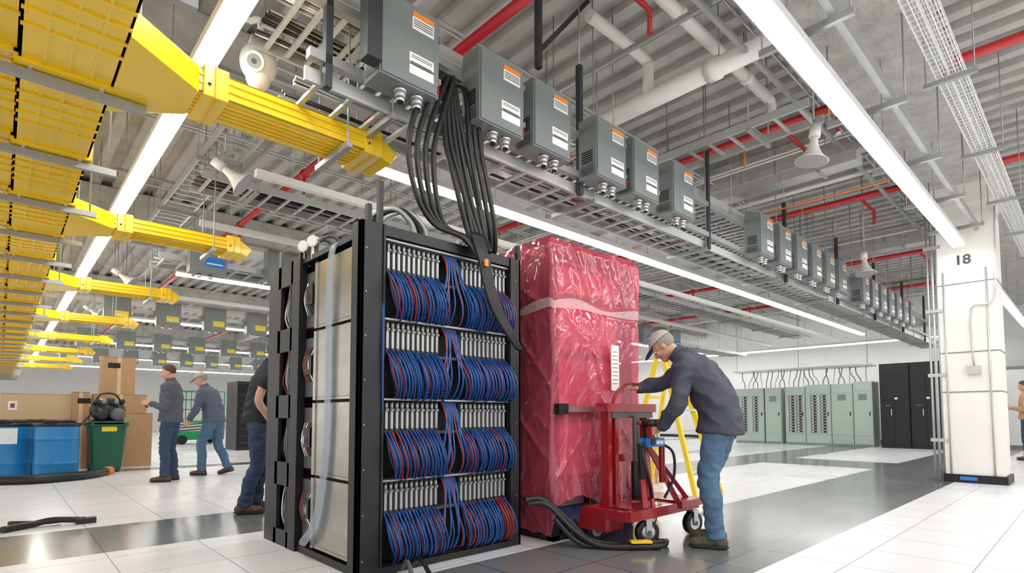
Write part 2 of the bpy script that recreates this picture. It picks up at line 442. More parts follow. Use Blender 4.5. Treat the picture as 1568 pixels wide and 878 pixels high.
for x in(3,4.4,5.8): b.cyl((x,2.5,4.7),(x+.1,2.5,4.7),.072,m_pvc,12);b.cyl((x,2.5,4.75),(x,2.5,5.2),.008,m_strut,6)
b.tube([(6.4,2.5,4.7),(6.5,2.5,4.68),(6.5,2.5,4.5)],.055,m_pvc,12,3)
b.obj('drain_pipe')
b=B()
for y in(2.2,2.26,4.3,4.37): b.tube([(3,y,4.9),(23,y,4.9)],.016,m_galv,6,1)
for y in(7.9,8.0,10.4): b.tube([(1,y,4.75),(23,y,4.75)],.014,m_galv,6,1)
for x in(7.9,8.0,9.4,9.47,12.2,13.1): b.tube([(x,1.8,4.68),(x,20,4.68)],.016,m_pvc,6,1)
b.tube([(8.6,1.8,4.15),(8.6,7,4.15)],.013,m_orc,6,1);b.tube([(6.9,1.85,4.5),(6.9,7,4.5)],.013,m_orc,6,1)
b.tube([(6.9,3,4.5),(6.9,3,4.2)],.013,m_orc,6,1)
b.obj('electrical_conduit')

# ------------------------------------------------------------ yellow raceway
b=B()
def trunk(x0,x1,y0,y1,z0,z1):
    b.box(x0,x1,y0,y1,z0,z0+.012,m_yel);b.box(x0,x0+.012,y0,y1,z0,z1,m_yel);b.box(x1-.012,x1,y0,y1,z0,z1,m_yel)
    b.box(x0,x1,y0,y1,z1-.012,z1,m_yel)
    nn=3
    for i in range(1,nn+1):
        xx=x0+(x1-x0)*i/(nn+1);b.box(xx-.008,xx+.008,y0,y1,z0-.008,z0,m_yel)
    y=y0+.3
    while y<y1:
        b.box(x0-.02,x1+.02,y,y+.22,z0-.022,z1+.02,m_yel);b.box(x0-.026,x1+.026,y+.1,y+.12,z0-.028,z1+.02,m_yeld)
        for q in(.4,.55,.7,.85): b.box(x0,x1,y+q,y+q+.02,z0-.012,z0,m_yel)
        for xx in(x0+.04,x1-.06): b.box(xx,xx+.02,y+.03,y+.05,z0-.032,z0-.02,m_sil);b.box(xx,xx+.02,y+.17,y+.19,z0-.032,z0-.02,m_sil)
        y+=1.22
trunk(-.42,.005,1.2,40,3.0,3.14)
trunk(.0,.42,1.2,40,2.96,3.12)
trunk(-.3,.30,1.2,3.6,3.28,3.44)
y=1.55
while y<40:
    b.box(-.55,.6,y,y+.045,2.88,2.93,m_strut)
    for x in(-.5,.55): b.cyl((x,y+.02,2.88),(x,y+.02,5.2),.008,m_strut,6)
    y+=1.22
b.obj('yellow_cable_raceway')
def branch(y,x0=.42,x1=2.0,z=2.95):
    b=B();w=.17
    b.box(x0,x1,y-w,y+w,z,z+.012,m_yel);b.box(x0,x1,y-w,y-w+.012,z,z+.15,m_yel);b.box(x0,x1,y+w-.012,y+w,z,z+.15,m_yel);b.box(x0,x1,y-w,y+w,z+.138,z+.15,m_yel)
    b.box(x0+.38,x1,y-w-.01,y-w,z+.05,z+.07,m_yel);b.box(x0+.38,x1,y-w-.01,y-w,z+.1,z+.115,m_yel)
    for k in(-.1,-.05,0,.05,.1): b.box(x0+.38,x1,y+k-.006,y+k+.006,z-.009,z,m_yel)
    q=len(b.v)
    b.v+= [V((x0,y-w-.3,z-.01)),V((x0+.38,y-w,z-.01)),V((x0+.38,y+w,z-.01)),V((x0,y+w+.3,z-.01)),V((x0,y-w-.3,z+.152)),V((x0+.38,y-w,z+.152)),V((x0+.38,y+w,z+.152)),V((x0,y+w+.3,z+.152))]
    for f in((3,2,1,0),(4,5,6,7),(0,1,5,4),(1,2,6,5),(2,3,7,6),(3,0,4,7)): b.face([q+i for i in f],m_yel)
    for xx in (x0+.4,x1-.12): 
        b.box(xx,xx+.14,y-w-.022,y+w+.022,z-.022,z+.17,m_yel);b.box(xx+.06,xx+.075,y-w-.03,y+w+.03,z-.03,z+.172,m_yeld)
        for k in(-.1,.08): b.box(xx+.02,xx+.04,y-w-.03,y-w-.02,z+.04,z+.06,m_sil)
    q=len(b.v)
    b.v+= [V((x1,y-w,z)),V((x1+.1,y-w,z-.04)),V((x1+.16,y-w,z+.05)),V((x1+.02,y-w,z+.15)),V((x1,y+w,z)),V((x1+.1,y+w,z-.04)),V((x1+.16,y+w,z+.05)),V((x1+.02,y+w,z+.15))]
    for f in((0,1,2,3),(7,6,5,4),(0,4,5,1),(1,5,6,2),(2,6,7,3),(3,7,4,0)): b.face([q+i for i in f],m_yel)
    xx=x1-.3
    b.box(xx,xx+.045,y-w-.1,y+w+.1,z-.07,z-.025,m_strut)
    for yy in(y-w-.07,y+w+.07): b.cyl((xx+.02,yy,z-.07),(xx+.02,yy,5.2),.008,m_strut,6)
    b.obj('yellow_cable_raceway',.006)
for yb in(3.78,7.1,10.7,14.4,18.1,21.8,25.5,29.2): branch(yb)

# ------------------------------------------------------------ speakers, security cam
def horn(p,d):
    b=B();p=V(p);d=V(d).normalized()
    b.tube([p-d*.02,p+d*.08,p+d*.18,p+d*.24],[.035,.05,.1,.16],m_pvc,16,3)
    b.cyl(p-d*.14,p-d*.02,.055,m_pvc,14);b.cyl(p+d*.24,p+d*.245,.15,m_strut,16)
    b.cyl(p-d*.08,p+V((0,0,.2)),.012,m_galv,8);b.cyl(p+V((0,0,.2)),(p.x,p.y,5.2),.01,m_strut,8)
    b.obj('horn_speaker')
horn((1.72,6.5,3.72),(.7,-.3,-.6));horn((1.5,12.0,3.55),(.7,-.3,-.6));horn((1.5,16.5,3.55),(.7,-.3,-.6));horn((6.03,1.9,3.85),(-.1,.1,-1));horn((10.5,2.6,3.6),(-.1,-.1,-1))
b=B();p=V((1.36,4.33,3.72))
d=V((-.35,-.6,-.35)).normalized()
b.ell(p,.135,.135,.15,m_lh,nu=24,nv=16);b.cyl(p+V((0,0,.1)),p+V((0,0,.2)),.09,m_lh,20,.06)
b.cyl(p+d*.09,p+d*.155,.07,m_lh,20);b.cyl(p+d*.155,p+d*.158,.05,m_boxg,16);b.cyl(p+d*.158,p+d*.16,.02,m_black2,12)
b.ell(p+V((0,0,-.12)),.09,.09,.09,m_white,nu=20,nv=10)
b.tube([p+V((0,0,.2)),p+V((0,0,.35)),p+V((-.1,.1,.45)),(p.x-.1,p.y+.1,5.2)],.025,m_lh,10,4)
b.obj('security_camera')

# ------------------------------------------------------------ server rack (open)
X0,X1,Y0,Y1,H=1.62,3.0,3.12,4.72,2.24
b=B()
b.box(X0,X0+.15,Y0,Y0+.05,0,H,m_black);b.box(X0,X0+.02,Y0,Y0+.13,0,H,m_black);b.box(X0+.15,X0+.165,Y0-.012,Y0+.05,.05,H,m_black)
b.box(X1-.1,X1,Y0,Y0+.05,0,H,m_black);b.box(X1-.015,X1,Y0,Y0+.5,0,H,m_black);b.box(X1-.115,X1-.1,Y0-.012,Y0+.05,.05,H,m_black)
for i in range(8):
    z=.1+.28*i
    b.box(X0+.03,X0+.04,Y0-.002,Y0,z,z+.008,m_strut);b.box(X1-.05,X1-.042,Y0-.002,Y0,z,z+.008,m_strut)
b.box(X0+.12,X0+.15,Y0,Y0+.04,H,H+.28,m_black);b.box(X0+.05,X0+.08,Y0+.02,Y0+.06,H,H+.12,m_black)
b.box(X1-.03,X1,Y0,Y0+.04,H,H+.12,m_black)
b.box(X0+.15,X1-.1,Y0,Y0+.05,H-.07,H,m_black);b.box(X0+.15,X1-.1,Y0,Y0+.05,0.0,.045,m_black)
b.box(X0+.03,X1-.02,Y0+.13,Y0+.16,.02,H-.05,m_dk)
b.box(X0+.02,X1-.015,Y0+.06,Y1-.1,H-.09,H-.05,m_black);b.box(X0+.02,X1,Y0+.04,Y1,.0,.05,m_black)
b.box(X1-.02,X1,Y0,Y1,0,H-.05,m_black)
for k in range(7): b.box(X0+.12+k*.17,X0+.2+k*.17,Y0+.15,Y0+.7,H-.05,H-.01,m_boxd)
zs=[.06,.57,1.1,1.62,2.12]
for i in range(4):
    b.box(X0+.03,X0+.05,Y0+.16,3.86,zs[i]+.01,zs[i+1]-.01,m_alu);b.box(X0+.02,X0+.05,3.82,3.86,zs[i]+.01,zs[i+1]-.01,m_alu)
    b.box(X0+.028,X0+.032,Y0+.2,3.8,zs[i]+.03,zs[i]+.033,m_boxd)
    b.box(X0+.06,X1-.05,3.9,4.15,zs[i]+.04,zs[i+1]-.04,m_boxd)
    b.box(X0+.02,X0+.04,3.9,4.02,zs[i]+.2,zs[i]+.34,m_black)
b.box(X0+.06,X1-.05,Y0+.2,3.9,.06,2.1,m_dk)
ra,rb=4.12,Y1
b.box(X0,X0+.03,ra,ra+.14,0,H-.02,m_black);b.box(X0,X0+.03,rb-.26,rb,0,H-.04,m_black);b.box(X0-.0,X0+.06,ra-.03,ra,0,H,m_black)
wins=((.12,.46),(.64,.98),(1.16,1.50),(1.68,2.02))
for z0,z1 in((0,.12),(.46,.64),(.98,1.16),(1.50,1.68),(2.02,2.2)): b.box(X0,X0+.03,ra+.1,rb-.2,z0,z1,m_black)
for z0,z1 in wins: b.box(X0-.004,X0,ra+.14,ra+.15,z0,z1,m_boxd);b.box(X0,X0+.03,ra+.14,ra+.17,(z0+z1)/2-.03,(z0+z1)/2+.03,m_black)
b.box(X0+.1,X1,ra,rb,0,H-.05,m_dk);b.box(X0+.03,X1,rb-.03,rb,0,H-.04,m_black)
b.box(X0+.06,X0+.09,rb-.08,rb-.03,H-.04,H+.14,m_boxd)
for z0,z1 in wins:
    for k in range(6):
        yy=ra+.16+.03*k;c=random.choice([m_redc,m_black2,m_boxg,m_sil,m_conn,m_white])
        b.tube([(X0+.07,yy,z0-.01),(X0+.03,yy+.05*(random.random()-.5),z0+.1),(X0+.04,yy+.07*(random.random()-.5),z0+.23),(X0+.07,yy+.02,z1+.01)],.007,c,6,3)
for z0 in[.2,.7,1.25,1.75]:
    for k in range(4): b.tube([(X0+.05,3.92+.04*k,z0),(X0+.02,3.95+.03*k,z0+.12),(X0+.05,3.9+.05*k,z0+.25)],.006,random.choice([m_redc,m_boxg,m_sil,m_black2]),6,3)
for k in range(4):
    b.tube([(X0+.06,3.50+.02*k,2.18),(X0+.0,3.52+.02*k,2.1),(X0+.005,3.55+.022*k,1.5),(X0+.005,3.56+.02*k,.8),(X0+.0,3.66+.03*k,.3),(X0-.02,3.84+.03*k,.1),(X0+.03,3.95,.08)],.010,m_clear,8,5)
# pressure gauges on the manifold
for k in range(2):
    c=V((X0+.03,3.93+.17*k,H+.05));nn=V((-.8,-.6,0)).normalized()
    b.cyl(c-nn*.02,c+nn*.015,.045,m_sil,18);b.cyl(c+nn*.015,c+nn*.017,.038,m_white,18);b.cyl((c.x,c.y,H-.08),(c.x,c.y,H+.02),.012,m_sil,8)
rk=b.obj('server_rack',.004)
def front_cabling(b,xa,xb,y0,zt,rows,pitch=.525,density=16):
    mid=(xa+xb)/2
    for r in range(rows):
        z=zt-r*pitch
        b.box(xa-.02,xb+.02,y0+.06,y0+.13,z-.205,z-.185,m_boxd)
        b.box(xa-.02,xb+.02,y0+.02,y0+.13,z+.02,z+.032,m_strut)
        b.box(mid-.075,mid+.06,y0+.05,y0+.12,z-.02,z+.01,m_black)
        halves=((xa+.01,mid-.1),(mid+.08,xb-.01))
        for hi,(h0,h1) in enumerate(halves):
            n=11
            for k in range(n):
                x=h0+(h1-h0)*(k+.5)/n
                b.box(x-.009,x+.009,y0+.03,y0+.06,z-.165,z-.045,m_conn);b.box(x-.012,x+.012,y0+.02,y0+.07,z-.05,z-.035,m_boxg)
                b.cyl((x,y0+.035,z-.035),(x,y0+.035,z+.0),.011,m_conn,8);b.box(x-.013,x+.013,y0+.025,y0+.07,z-.18,z-.165,m_black2)
                b.box(x+.015,x+.021,y0+.05,y0+.1,z-.18,z+.01,m_boxg)
            for k in range(density):
                for lay in range(3):
                    x=h0+(h1-h0)*(k+.2+.3*lay)/density+random.uniform(-.005,.005)
                    c=m_blue if (lay!=1 or random.random()<.45) else m_redc
                    if random.random()<.06: c=m_redc
                    zt2=z-.19;bu=(.115,.075,.035)[lay]+random.uniform(-.012,.014)
                    dx=.06 if hi==0 else .05
                    lo=.305-(.0,.02,.06)[lay]+random.uniform(-.012,.012)
                    b.tube([(x,y0+.05,zt2+.02),(x-dx*.15,y0+.03-bu*.5,zt2-.03),(x-dx*.1,y0+.02-bu,zt2-.12),(x+dx*.35,y0+.02-bu*.95,zt2-.21),(x+dx*1.0,y0+.03-bu*.3,zt2-lo+.005),(x+dx*1.3,y0+.08,zt2-lo+.01)],.0062,c,6,3)
        for k in range(9):
            x=mid-.07+.013*k;t=random.uniform(-.03,.2) if k>3 else random.uniform(-.12,.03)
            c=m_blue if k%5 else m_redc
            b.tube([(x,y0+.06,z+.03),(x,y0+.0,z-.05),(x+t*.3,y0-.03,z-.2),(x+t*.9,y0-.055,z-.36),(x+t*1.3,y0+.0,z-.47),(x+t*1.3,y0+.07,z-.49)],.0065,c,6,4)
    for k in range(4):
        b.tube([(xa-.02+.006*k,y0+.03,zt-.05),(xa-.03,y0-.0-.006*k,zt-.6),(xa-.02,y0+.0,zt-1.3),(xa-.025,y0+.02,max(.04,zt-2.0))],.006,m_blue,6,4)
b=B();front_cabling(b,X0+.18,X1-.12,Y0,2.13,4)
b.obj('rack_cabling',parent=rk)
b=B()
for k in range(3):
    b.tube([(X0+.2+.05*k,Y0+.35,H-.04),(X0+.2+.05*k,Y0+.28,H+.14),(X0+.36+.05*k,Y0+.22,H+.22),(X0+.5+.05*k,Y0+.2,H+.12),(X0+.52+.05*k,Y0+.2,H-.04)],.02,m_galv if k%2==0 else m_rub,10,5)
for k in range(3):
    b.tube([(X1-.45+.04*k,Y0+.3,H-.04),(X1-.42+.04*k,Y0+.25,H+.12),(X1-.25+.04*k,Y0+.2,H+.14),(X1-.12+.02*k,Y0+.15,H+.0),(X1-.1,Y0+.12,H-.12)],.018,m_galv,10,5)
for k in range(2):
    b.tube([(X0+.08,3.95+.15*k,H-.1),(X0+.06,3.92+.15*k,H+.04),(X0+.16,3.86+.12*k,H+.1),(X0+.28,3.85+.1*k,H-.04)],.014,m_boxd,10,4)
for k in range(4):
    b.tube([(X0+.1,3.5+.1*k,H-.05),(X0+.2,3.5+.1*k,H+.06),(X0+.5,3.45+.1*k,H+.1),(X0+.8,3.5,H-.04)],.015,m_rub,8,4)
b.obj('rack_top_hoses',parent=rk)
b=B()
for k in range(4):
    o=.045*k
    b.tube([(2.34+o*.3,3.36,3.46),(2.27+o*.4,3.2-o*.6,3.50-o*.3),(2.07+o*1.3,3.1,3.28-o*.4),(1.93+o*1.5,3.08,2.85),(1.98+o*1.3,3.08,2.52),(2.15+o*.8,3.1,2.33),(2.38+o*.4,3.06,2.27),(2.5+o*.3,3.0,2.1)],.019,m_rub,10,6)
for k in range(5):
    o=.034*k-.06
    b.tube([(2.34+o,3.36,3.5),(2.30+o*.6,3.16,3.46),(2.33+o*1.3,3.12,3.0),(2.41+o*1.5+.02*math.sin(k*2),3.06+.012*k,2.6),(2.5+o*1.2,3.08,2.35),(2.52+o,3.02,2.2)],.02,m_rub,10,6)
for k in range(3):
    o=.042*k
    b.tube([(2.42,3.34,3.48),(2.44+o,3.14,3.42),(2.47+o*1.3,3.1,2.95),(2.58+o*1.4,3.1,2.5),(2.7+o,3.18,2.3),(2.75+o,3.3,2.2)],.019,m_rub,10,6)
for k in range(5):
    o=.02*k
    b.tube([(2.44+o,3.04,2.32),(2.46+o,2.97,2.1),(2.48+o,2.95,1.95),(2.56+o,2.94,1.75),(2.7+o*.8,2.95,1.6),(2.84+o*.4,2.98,1.5)],.015,m_rub,10,6)
b.box(2.47,2.50,2.925,2.94,2.06,2.11,m_orange)
b.obj('power_cable_bundle',parent=rk)

# ------------------------------------------------------------ wrapped rack
RX0,RX1,RY0,RY1,RH=3.2,4.38,2.96,4.2,2.44
b=B()
b.box(RX0+.06,RX1-.06,RY0+.20,RY1-.04,.03,RH-.1,m_black)
b.box(RX0+.14,RX1-.14,RY0+.12,RY0+.2,.5,RH-.16,m_crate)
for z in(.98,1.5,2.0): b.box(RX0+.12,RX1-.12,RY0+.1,RY0+.12,z,z+.05,m_boxd)
for x in(RX0+.04,RX1-.12): b.box(x,x+.08,RY0+.04,RY0+.1,0,RH-.06,m_black)
b.box(RX0+.04,RX1-.04,RY0+.04,RY0+.1,RH-.12,RH-.05,m_black);b.box(RX0+.04,RX1-.04,RY0+.04,RY1-.1,0,.04,m_black)
wr=b.obj('wrapped_server_rack')
b=B();front_cabling(b,RX0+.16,RX1-.14,RY0+.07,.42,1)
b.obj('rack_cabling',parent=wr)
b=B()
per=[]
N=520
w1=RY1-RY0;w2=RX1-RX0;tot=2*(w1+w2)
for i in range(N):
    s_=tot*i/N
    if s_<w2: p=(RX0+s_,RY0);n=(0,-1)
    elif s_<w2+w1: p=(RX1,RY0+s_-w2);n=(1,0)
    elif s_<2*w2+w1: p=(RX1-(s_-w2-w1),RY1);n=(0,1)
    else: p=(RX0,RY1-(s_-2*w2-w1));n=(-1,0)
    per.append((p,n,s_))
def ridge(q,p=5): return max(0,1-abs(noise.noise(q))*1.6)**p
R=[]
NZ=250
for k in range(NZ+1):
    ring=[]
    for (p,n,s_) in per:
        front=(n==(0,-1)) 
        zb=.30 if front and s_<.55 else .12
        if n==(-1,0): zb=.06
        if front and s_>=.55: zb=.2
        zb=max(.02,zb+.10*noise.noise(V((s_*2.3,1,0)))+.04*noise.noise(V((s_*9,4,0))))
        z=zb+(RH-zb)*k/NZ
        ds=z-1.9
        c=.016*noise.noise(V((s_*1.4,z*.9,0)))
        c+=.016*ridge(V((s_*1.9+z*1.5,z*.5-s_*.6,2)),9)
        c+=.013*ridge(V((s_*2.2-z*1.9,z*.6+s_*.5,5)),10)
        c+=.010*ridge(V((s_*3.4-z*.6,z*2.1,8)),10)
        c+=.008*ridge(V((s_*6+z*1.2,z*.9,9)),6)*(1 if abs(ds)<.6 else .5)
        c+=.0035*ridge(V((s_*11-z*7,z*4,14)),5)
        pinch=1-.8*math.exp(-((ds-.02*math.sin(s_*5))/.06)**2)
        o=(c+.012)*pinch-.006
        if z<.7 and front: o+=.06*(.7-z)/.7+.03*ridge(V((s_*6,z*.8,3)),3)*(.7-z)/.7
        topt=max(0,(z-RH+.05)/.05)
        o-=topt*.02
        ring.append(V((p[0]+n[0]*o,p[1]+n[1]*o,z+(.02*noise.noise(V((s_*4,0,3))) if k==NZ else 0))))
    R.append(ring)
b.rings(R,m_film,cap=False)
cx,cy=(RX0+RX1)/2,(RY0+RY1)/2
prev=R[-1]
for t in(.97,.8,.5,.2,.02):
    ring2=[V((cx+(q.x-cx)*t,cy+(q.y-cy)*t,RH+.015+.02*noise.noise(V((q.x*4*t,q.y*4*t,0))))) for q in R[-1]]
    b.rings([prev,ring2],m_film,cap=False)
    prev=ring2
b.obj('red_plastic_film',parent=wr)
b=B();R=[]
for k in range(9):
    R.append([V((p[0]+n[0]*(.022+.006*noise.noise(V((s_*20,k,0)))),p[1]+n[1]*(.022+.006*noise.noise(V((s_*20,k,0)))),1.86+.06*k/8*(1+.4*math.sin(s_*7))+.03*math.sin(s_*4)+(.12*(s_-.6) if s_>.6 and s_<1.2 else 0))) for (p,n,s_) in per])
b.rings(R,m_film2,cap=False)
b.box(RX0+.70,RX0+.81,RY0-.055,RY0-.05,1.22,1.62,m_white)
for i in range(9): b.box(RX0+.715,RX0+.79,RY0-.058,RY0-.055,1.56-.035*i,1.565-.035*i,m_boxg)
b.box(RX0+.03,RX0+.5,RY0-.075,RY0-.04,1.03,1.075,m_sil);b.box(RX0-.01,RX0+.10,RY0-.08,RY0-.03,1.01,1.095,m_black)
b.obj('stretch_wrap_band',parent=wr)

# ------------------------------------------------------------ lift cart
b=B()
zb=.21
for y in(2.42,2.80): b.box(3.42,4.42,y-.035,y+.035,zb,zb+.075,m_cartred)
for x in(3.45,3.95,4.39): b.box(x-.035,x+.035,2.42,2.80,zb,zb+.07,m_cartred)
b.box(3.55,4.3,2.44,2.78,zb+.06,zb+.075,m_cartred)
b.box(4.1,4.45,2.36,2.84,zb+.03,zb+.09,m_cartred);b.box(3.4,3.62,2.6,2.86,zb-.1,zb+.06,m_cartred)
def wheel(x,y,r,yaw):
    c=V((x,y,r));a=V((math.sin(yaw),math.cos(yaw),0))
    b.tube([c-a*.028,c-a*.024,c+a*.024,c+a*.028],[r-.012,r,r,r-.012],m_rub,24,1)
    b.cyl(c-a*.031,c+a*.031,r*.58,m_sil,18);b.cyl(c-a*.045,c+a*.045,r*.22,m_boxd,12)
    s=V((a.y,-a.x,0))
    for k in(-1,1): b.obox(c+a*.04*k+V((0,0,r*.55)),s*.025,a*.004,V((0,0,r*.6)),m_galv)
    b.obox(c+V((0,0,r*1.1)),s*.035,a*.045,V((0,0,.008)),m_galv);b.cyl(c+V((0,0,r*1.1)),(x,y,zb+.01),.022,m_galv,12)
wheel(3.72,2.45,.095,.5);wheel(4.33,2.40,.095,.25);wheel(3.52,2.80,.09,.2);wheel(4.33,2.82,.09,0)
for x in(3.60,3.69): b.box(x-.022,x+.022,2.70,2.78,zb+.07,1.08,m_cartred)
b.box(4.12,4.17,2.70,2.78,zb+.07,1.08,m_cartred)
b.box(3.54,4.24,2.68,2.80,1.03,1.10,m_cartred);b.box(3.62,4.2,2.69,2.79,.98,1.03,m_boxd);b.box(3.6,4.2,2.74,2.79,.62,.68,m_cartred)
b.cyl((3.9,2.66,.3),(3.9,2.66,1.0),.03,m_boxd,14);b.cyl((3.9,2.66,.3),(3.9,2.66,.62),.045,m_black2,14)
b.beam((3.66,2.42,.28),(3.86,2.6,.80),.04,.04,m_cartred);b.beam((4.14,2.42,.28),(3.94,2.6,.80),.04,.04,m_cartred)
b.beam((3.80,2.44,.28),(3.90,2.58,.82),.03,.03,m_cartred);b.beam((4.36,2.46,.28),(4.12,2.7,.75),.035,.035,m_cartred)
b.box(3.76,3.98,2.44,2.54,.75,.82,m_blubox);b.box(3.78,3.96,2.437,2.44,.77,.80,m_white)
b.cyl((3.84,2.5,.82),(3.84,2.5,.93),.045,m_black2,14);b.cyl((3.84,2.5,.93),(3.84,2.5,.95),.03,m_sil,12)
b.cyl((3.93,2.5,.82),(3.93,2.5,.88),.03,m_sil,12);b.cyl((3.74,2.5,.5),(3.74,2.5,.78),.03,m_black2,12);b.cyl((4.03,2.5,.45),(4.03,2.5,.75),.025,m_cartred,12)
b.tube([(3.76,2.5,.78),(3.68,2.45,.7),(3.72,2.42,.5),(3.8,2.45,.35)],.012,m_rub,8,5)
b.tube([(3.98,2.5,.78),(4.1,2.44,.7),(4.08,2.42,.5),(3.98,2.45,.33)],.012,m_rub,8,5)
b.tube([(3.66,2.72,1.08),(3.67,2.70,1.16),(3.74,2.69,1.235),(3.87,2.68,1.27),(4.0,2.68,1.25)],.014,m_cartred,10,5)
b.obj('hydraulic_lift_cart',.003)

# ------------------------------------------------------------ people
def hand(b,wr,d,n,ts,curl,mat,vox,spread=.0,sc=1.0):
    d=V(d).normalized();ts=(V(ts)-d*V(ts).dot(d)).normalized();n2=d.cross(ts);n=n2 if n2.dot(V(n))>0 else -n2
    h=B();wr=V(wr)
    h.tube([wr-d*.04*sc,wr,wr+d*.03*sc],[.026*sc,.025*sc,.026*sc],mat,12,2)
    h.ell(wr+d*.05*sc,.05*sc,.041*sc,.016*sc,mat,(d,ts,n),14,10)
    h.ell(wr+d*.075*sc,.03*sc,.043*sc,.014*sc,mat,(d,ts,n),14,10)
    h.ell(wr+d*.035*sc+ts*.026*sc+n*.006*sc,.034*sc,.018*sc,.017*sc,mat,(d,ts,n),14,10)
    L=(.072,.082,.076,.060)
    for i in range(4):
        off=(.030-.0205*i)*sc
        root=wr+d*(.088-.004*abs(i-1))*sc+ts*off
        pts=[root-d*.02*sc,root];a=0;p=root
        for k,fr in enumerate((.45,.32,.23)):
            a+=curl*(.9 if k==0 else 1.15)+.06*i
            dd=(d*math.cos(a)+n*math.sin(a)+ts*spread*(1.5-i)*.1).normalized()
            p=p+dd*L[i]*fr*sc*1.1;pts.append(p)
        h.tube(pts,[.0095*sc,.0098*sc,.0088*sc,.0082*sc,.0068*sc],mat,10,3)
        h.ell(pts[-1],.0068*sc,.0068*sc,.0068*sc,mat,None,8,6)
    tr=wr+d*.03*sc+ts*.032*sc
    pts=[tr-ts*.012*sc,tr+ts*.012*sc+d*.012*sc+n*.004*sc,tr+(ts*.022+d*.04+n*.012*min(1.6,curl*2+.3))*sc,tr+(ts*.016+d*.064+n*.028*min(1.6,curl*2+.2))*sc]
    h.tube(pts,[.014*sc,.0125*sc,.0105*sc,.008*sc],mat,10,3);h.ell(pts[-1],.008*sc,.008*sc,.008*sc,mat,None,8,6)
    vs,fs=fuse(h,vox,2,.4);b.add(vs,fs,mat)
def person(name,base,F,J,st,vox=.012,hv=.006,extra=None):
    F=V((F[0],F[1],0)).normalized();Lv=V((-F.y,F.x,0));U=V((0,0,1));base=V((base[0],base[1],0))
    W=lambda q:base+F*q[0]+Lv*q[1]+U*q[2]
    D=lambda q:(F*q[0]+Lv*q[1]+U*q[2])
    P={k:W(v) for k,v in J.items() if k not in('hp','hy','hL','hR','fL','fR')}
    b=B()
    t=B()
    t.ell(P['pelvis'],.125,.17,.125,st['leg'],(F,Lv,U),18,12)
    for s in'LR':
        hp,kn,an=P['hip'+s],P['kn'+s],P['an'+s]
        mid=(hp+kn)/2;calf=kn*.6+an*.4-F*.012
        t.tube([hp+U*.05,hp,mid,kn,calf,an*.85+kn*.15,an-(kn-an).normalized()*.015],[.09,.098,.088,.07,.068,.064,.068],st['leg'],16,3)
    vs,fs=fuse(t,vox,5,.5,disp=.0085,dscale=(9,9,14),seed=1);b.add(vs,fs,st['leg'])
    t=B();c=st.get('bulk',1.0)
    sp=[(J['hem'],.195*c,.165*c),(J['waist'],.185*c,.145*c),(J['ribs'],.188*c,.148*c),(J['chest'],.20*c,.14*c),(J['shc'],.165*c,.10*c),(J['neck'],.075,.075)]
    pts=[W(q[0]) for q in sp];Q=catmull(pts,4);rr=catmull([V((q[1],q[2],0)) for q in sp],4);R=[]
    for i,p in enumerate(Q):
        d=(Q[min(i+1,len(Q)-1)]-Q[max(i-1,0)]).normalized();a=(Lv-d*Lv.dot(d)).normalized();e=a.cross(d)
        R.append([p+a*math.cos(2*math.pi*j/24)*rr[i].x+e*math.sin(2*math.pi*j/24)*rr[i].y for j in range(24)])
    t.rings(R,st['top'])
    for s in'LR':
        sh,el,wr_=P['sh'+s],P['el'+s],P['wr'+s]
        cen=W(J['shc'])
        fd=(wr_-el).normalized()
        if st.get('short'):
            e2=sh*.45+el*.55
            t.tube([cen*.4+sh*.6,sh,e2],[.07,.07,.06],st['top'],14,3)
        else:
            t.tube([cen*.5+sh*.5,sh,(sh+el)/2,el,(el+wr_)/2,wr_-fd*.03,wr_-fd*.005],[.075*c,.078*c,.066*c,.058*c,.052*c,.042*c,.042*c],st['top'],16,3)
    vs,fs=fuse(t,vox,5,.5,disp=.012,dscale=(7,7,10),seed=3);b.add(vs,fs,st['top'])
    nb,hd=P['neck'],P['head']
    nd=(hd-nb).normalized()
    b.tube([nb-nd*.03,nb+nd*.02,nb+nd*.045],[.085,.074,.07],st['top'],18,2,cap=False)
    if st.get('short'):
        for s in'LR':
            t=B();sh,el,wr_=P['sh'+s],P['el'+s],P['wr'+s]
            t.tube([sh*.55+el*.45,el,(el+wr_)/2,wr_],[.048,.042,.038,.026],m_skin,14,3)
            vs,fs=fuse(t,vox,3);b.add(vs,fs,m_skin)
    for s in'LR':
        g=J['h'+s];fd=(P['wr'+s]-P['el'+s]).normalized()
        d=D(g[0]) if g[0] else fd
        hand(b,P['wr'+s],d,D(g[1]),D(g[2]),g[3],m_skin,hv)
    for s in'LR':
        an=P['an'+s];g=J['f'+s]
        fd=(F*math.cos(g[0])+Lv*math.sin(g[0]));fu=U;
        fp=(fd*math.cos(g[1])-U*math.sin(g[1]));fu=(U*math.cos(g[1])+fd*math.sin(g[1]));sd=fu.cross(fp)
        o=an-fu*.09
        t=B();ax=(fp,sd,fu)
        t.ell(o-fp*.03+fu*.05,.06,.043,.05,st['shoe'],ax);t.ell(o+fp*.06+fu*.05,.09,.045,.042,st['shoe'],ax);t.ell(o+fp*.135+fu*.042,.062,.05,.036,st['shoe'],ax)
        t.tube([o+fu*.05-fp*.01,an+fu*.03],[.05,.048],st['shoe'],14,1)
        vs,fs=fuse(t,max(.006,vox*.7),3);b.add(vs,fs,st['shoe'])
        t=B();t.ell(o-fp*.03+fu*.016,.066,.047,.016,m_sole,ax);t.ell(o+fp*.12+fu*.016,.083,.054,.016,m_sole,ax);t.obox(o+fp*.045+fu*.015,fp*.08,sd*.043,fu*.014,m_sole)
        vs,fs=fuse(t,max(.006,vox*.6),2);b.add(vs,fs,m_sole)
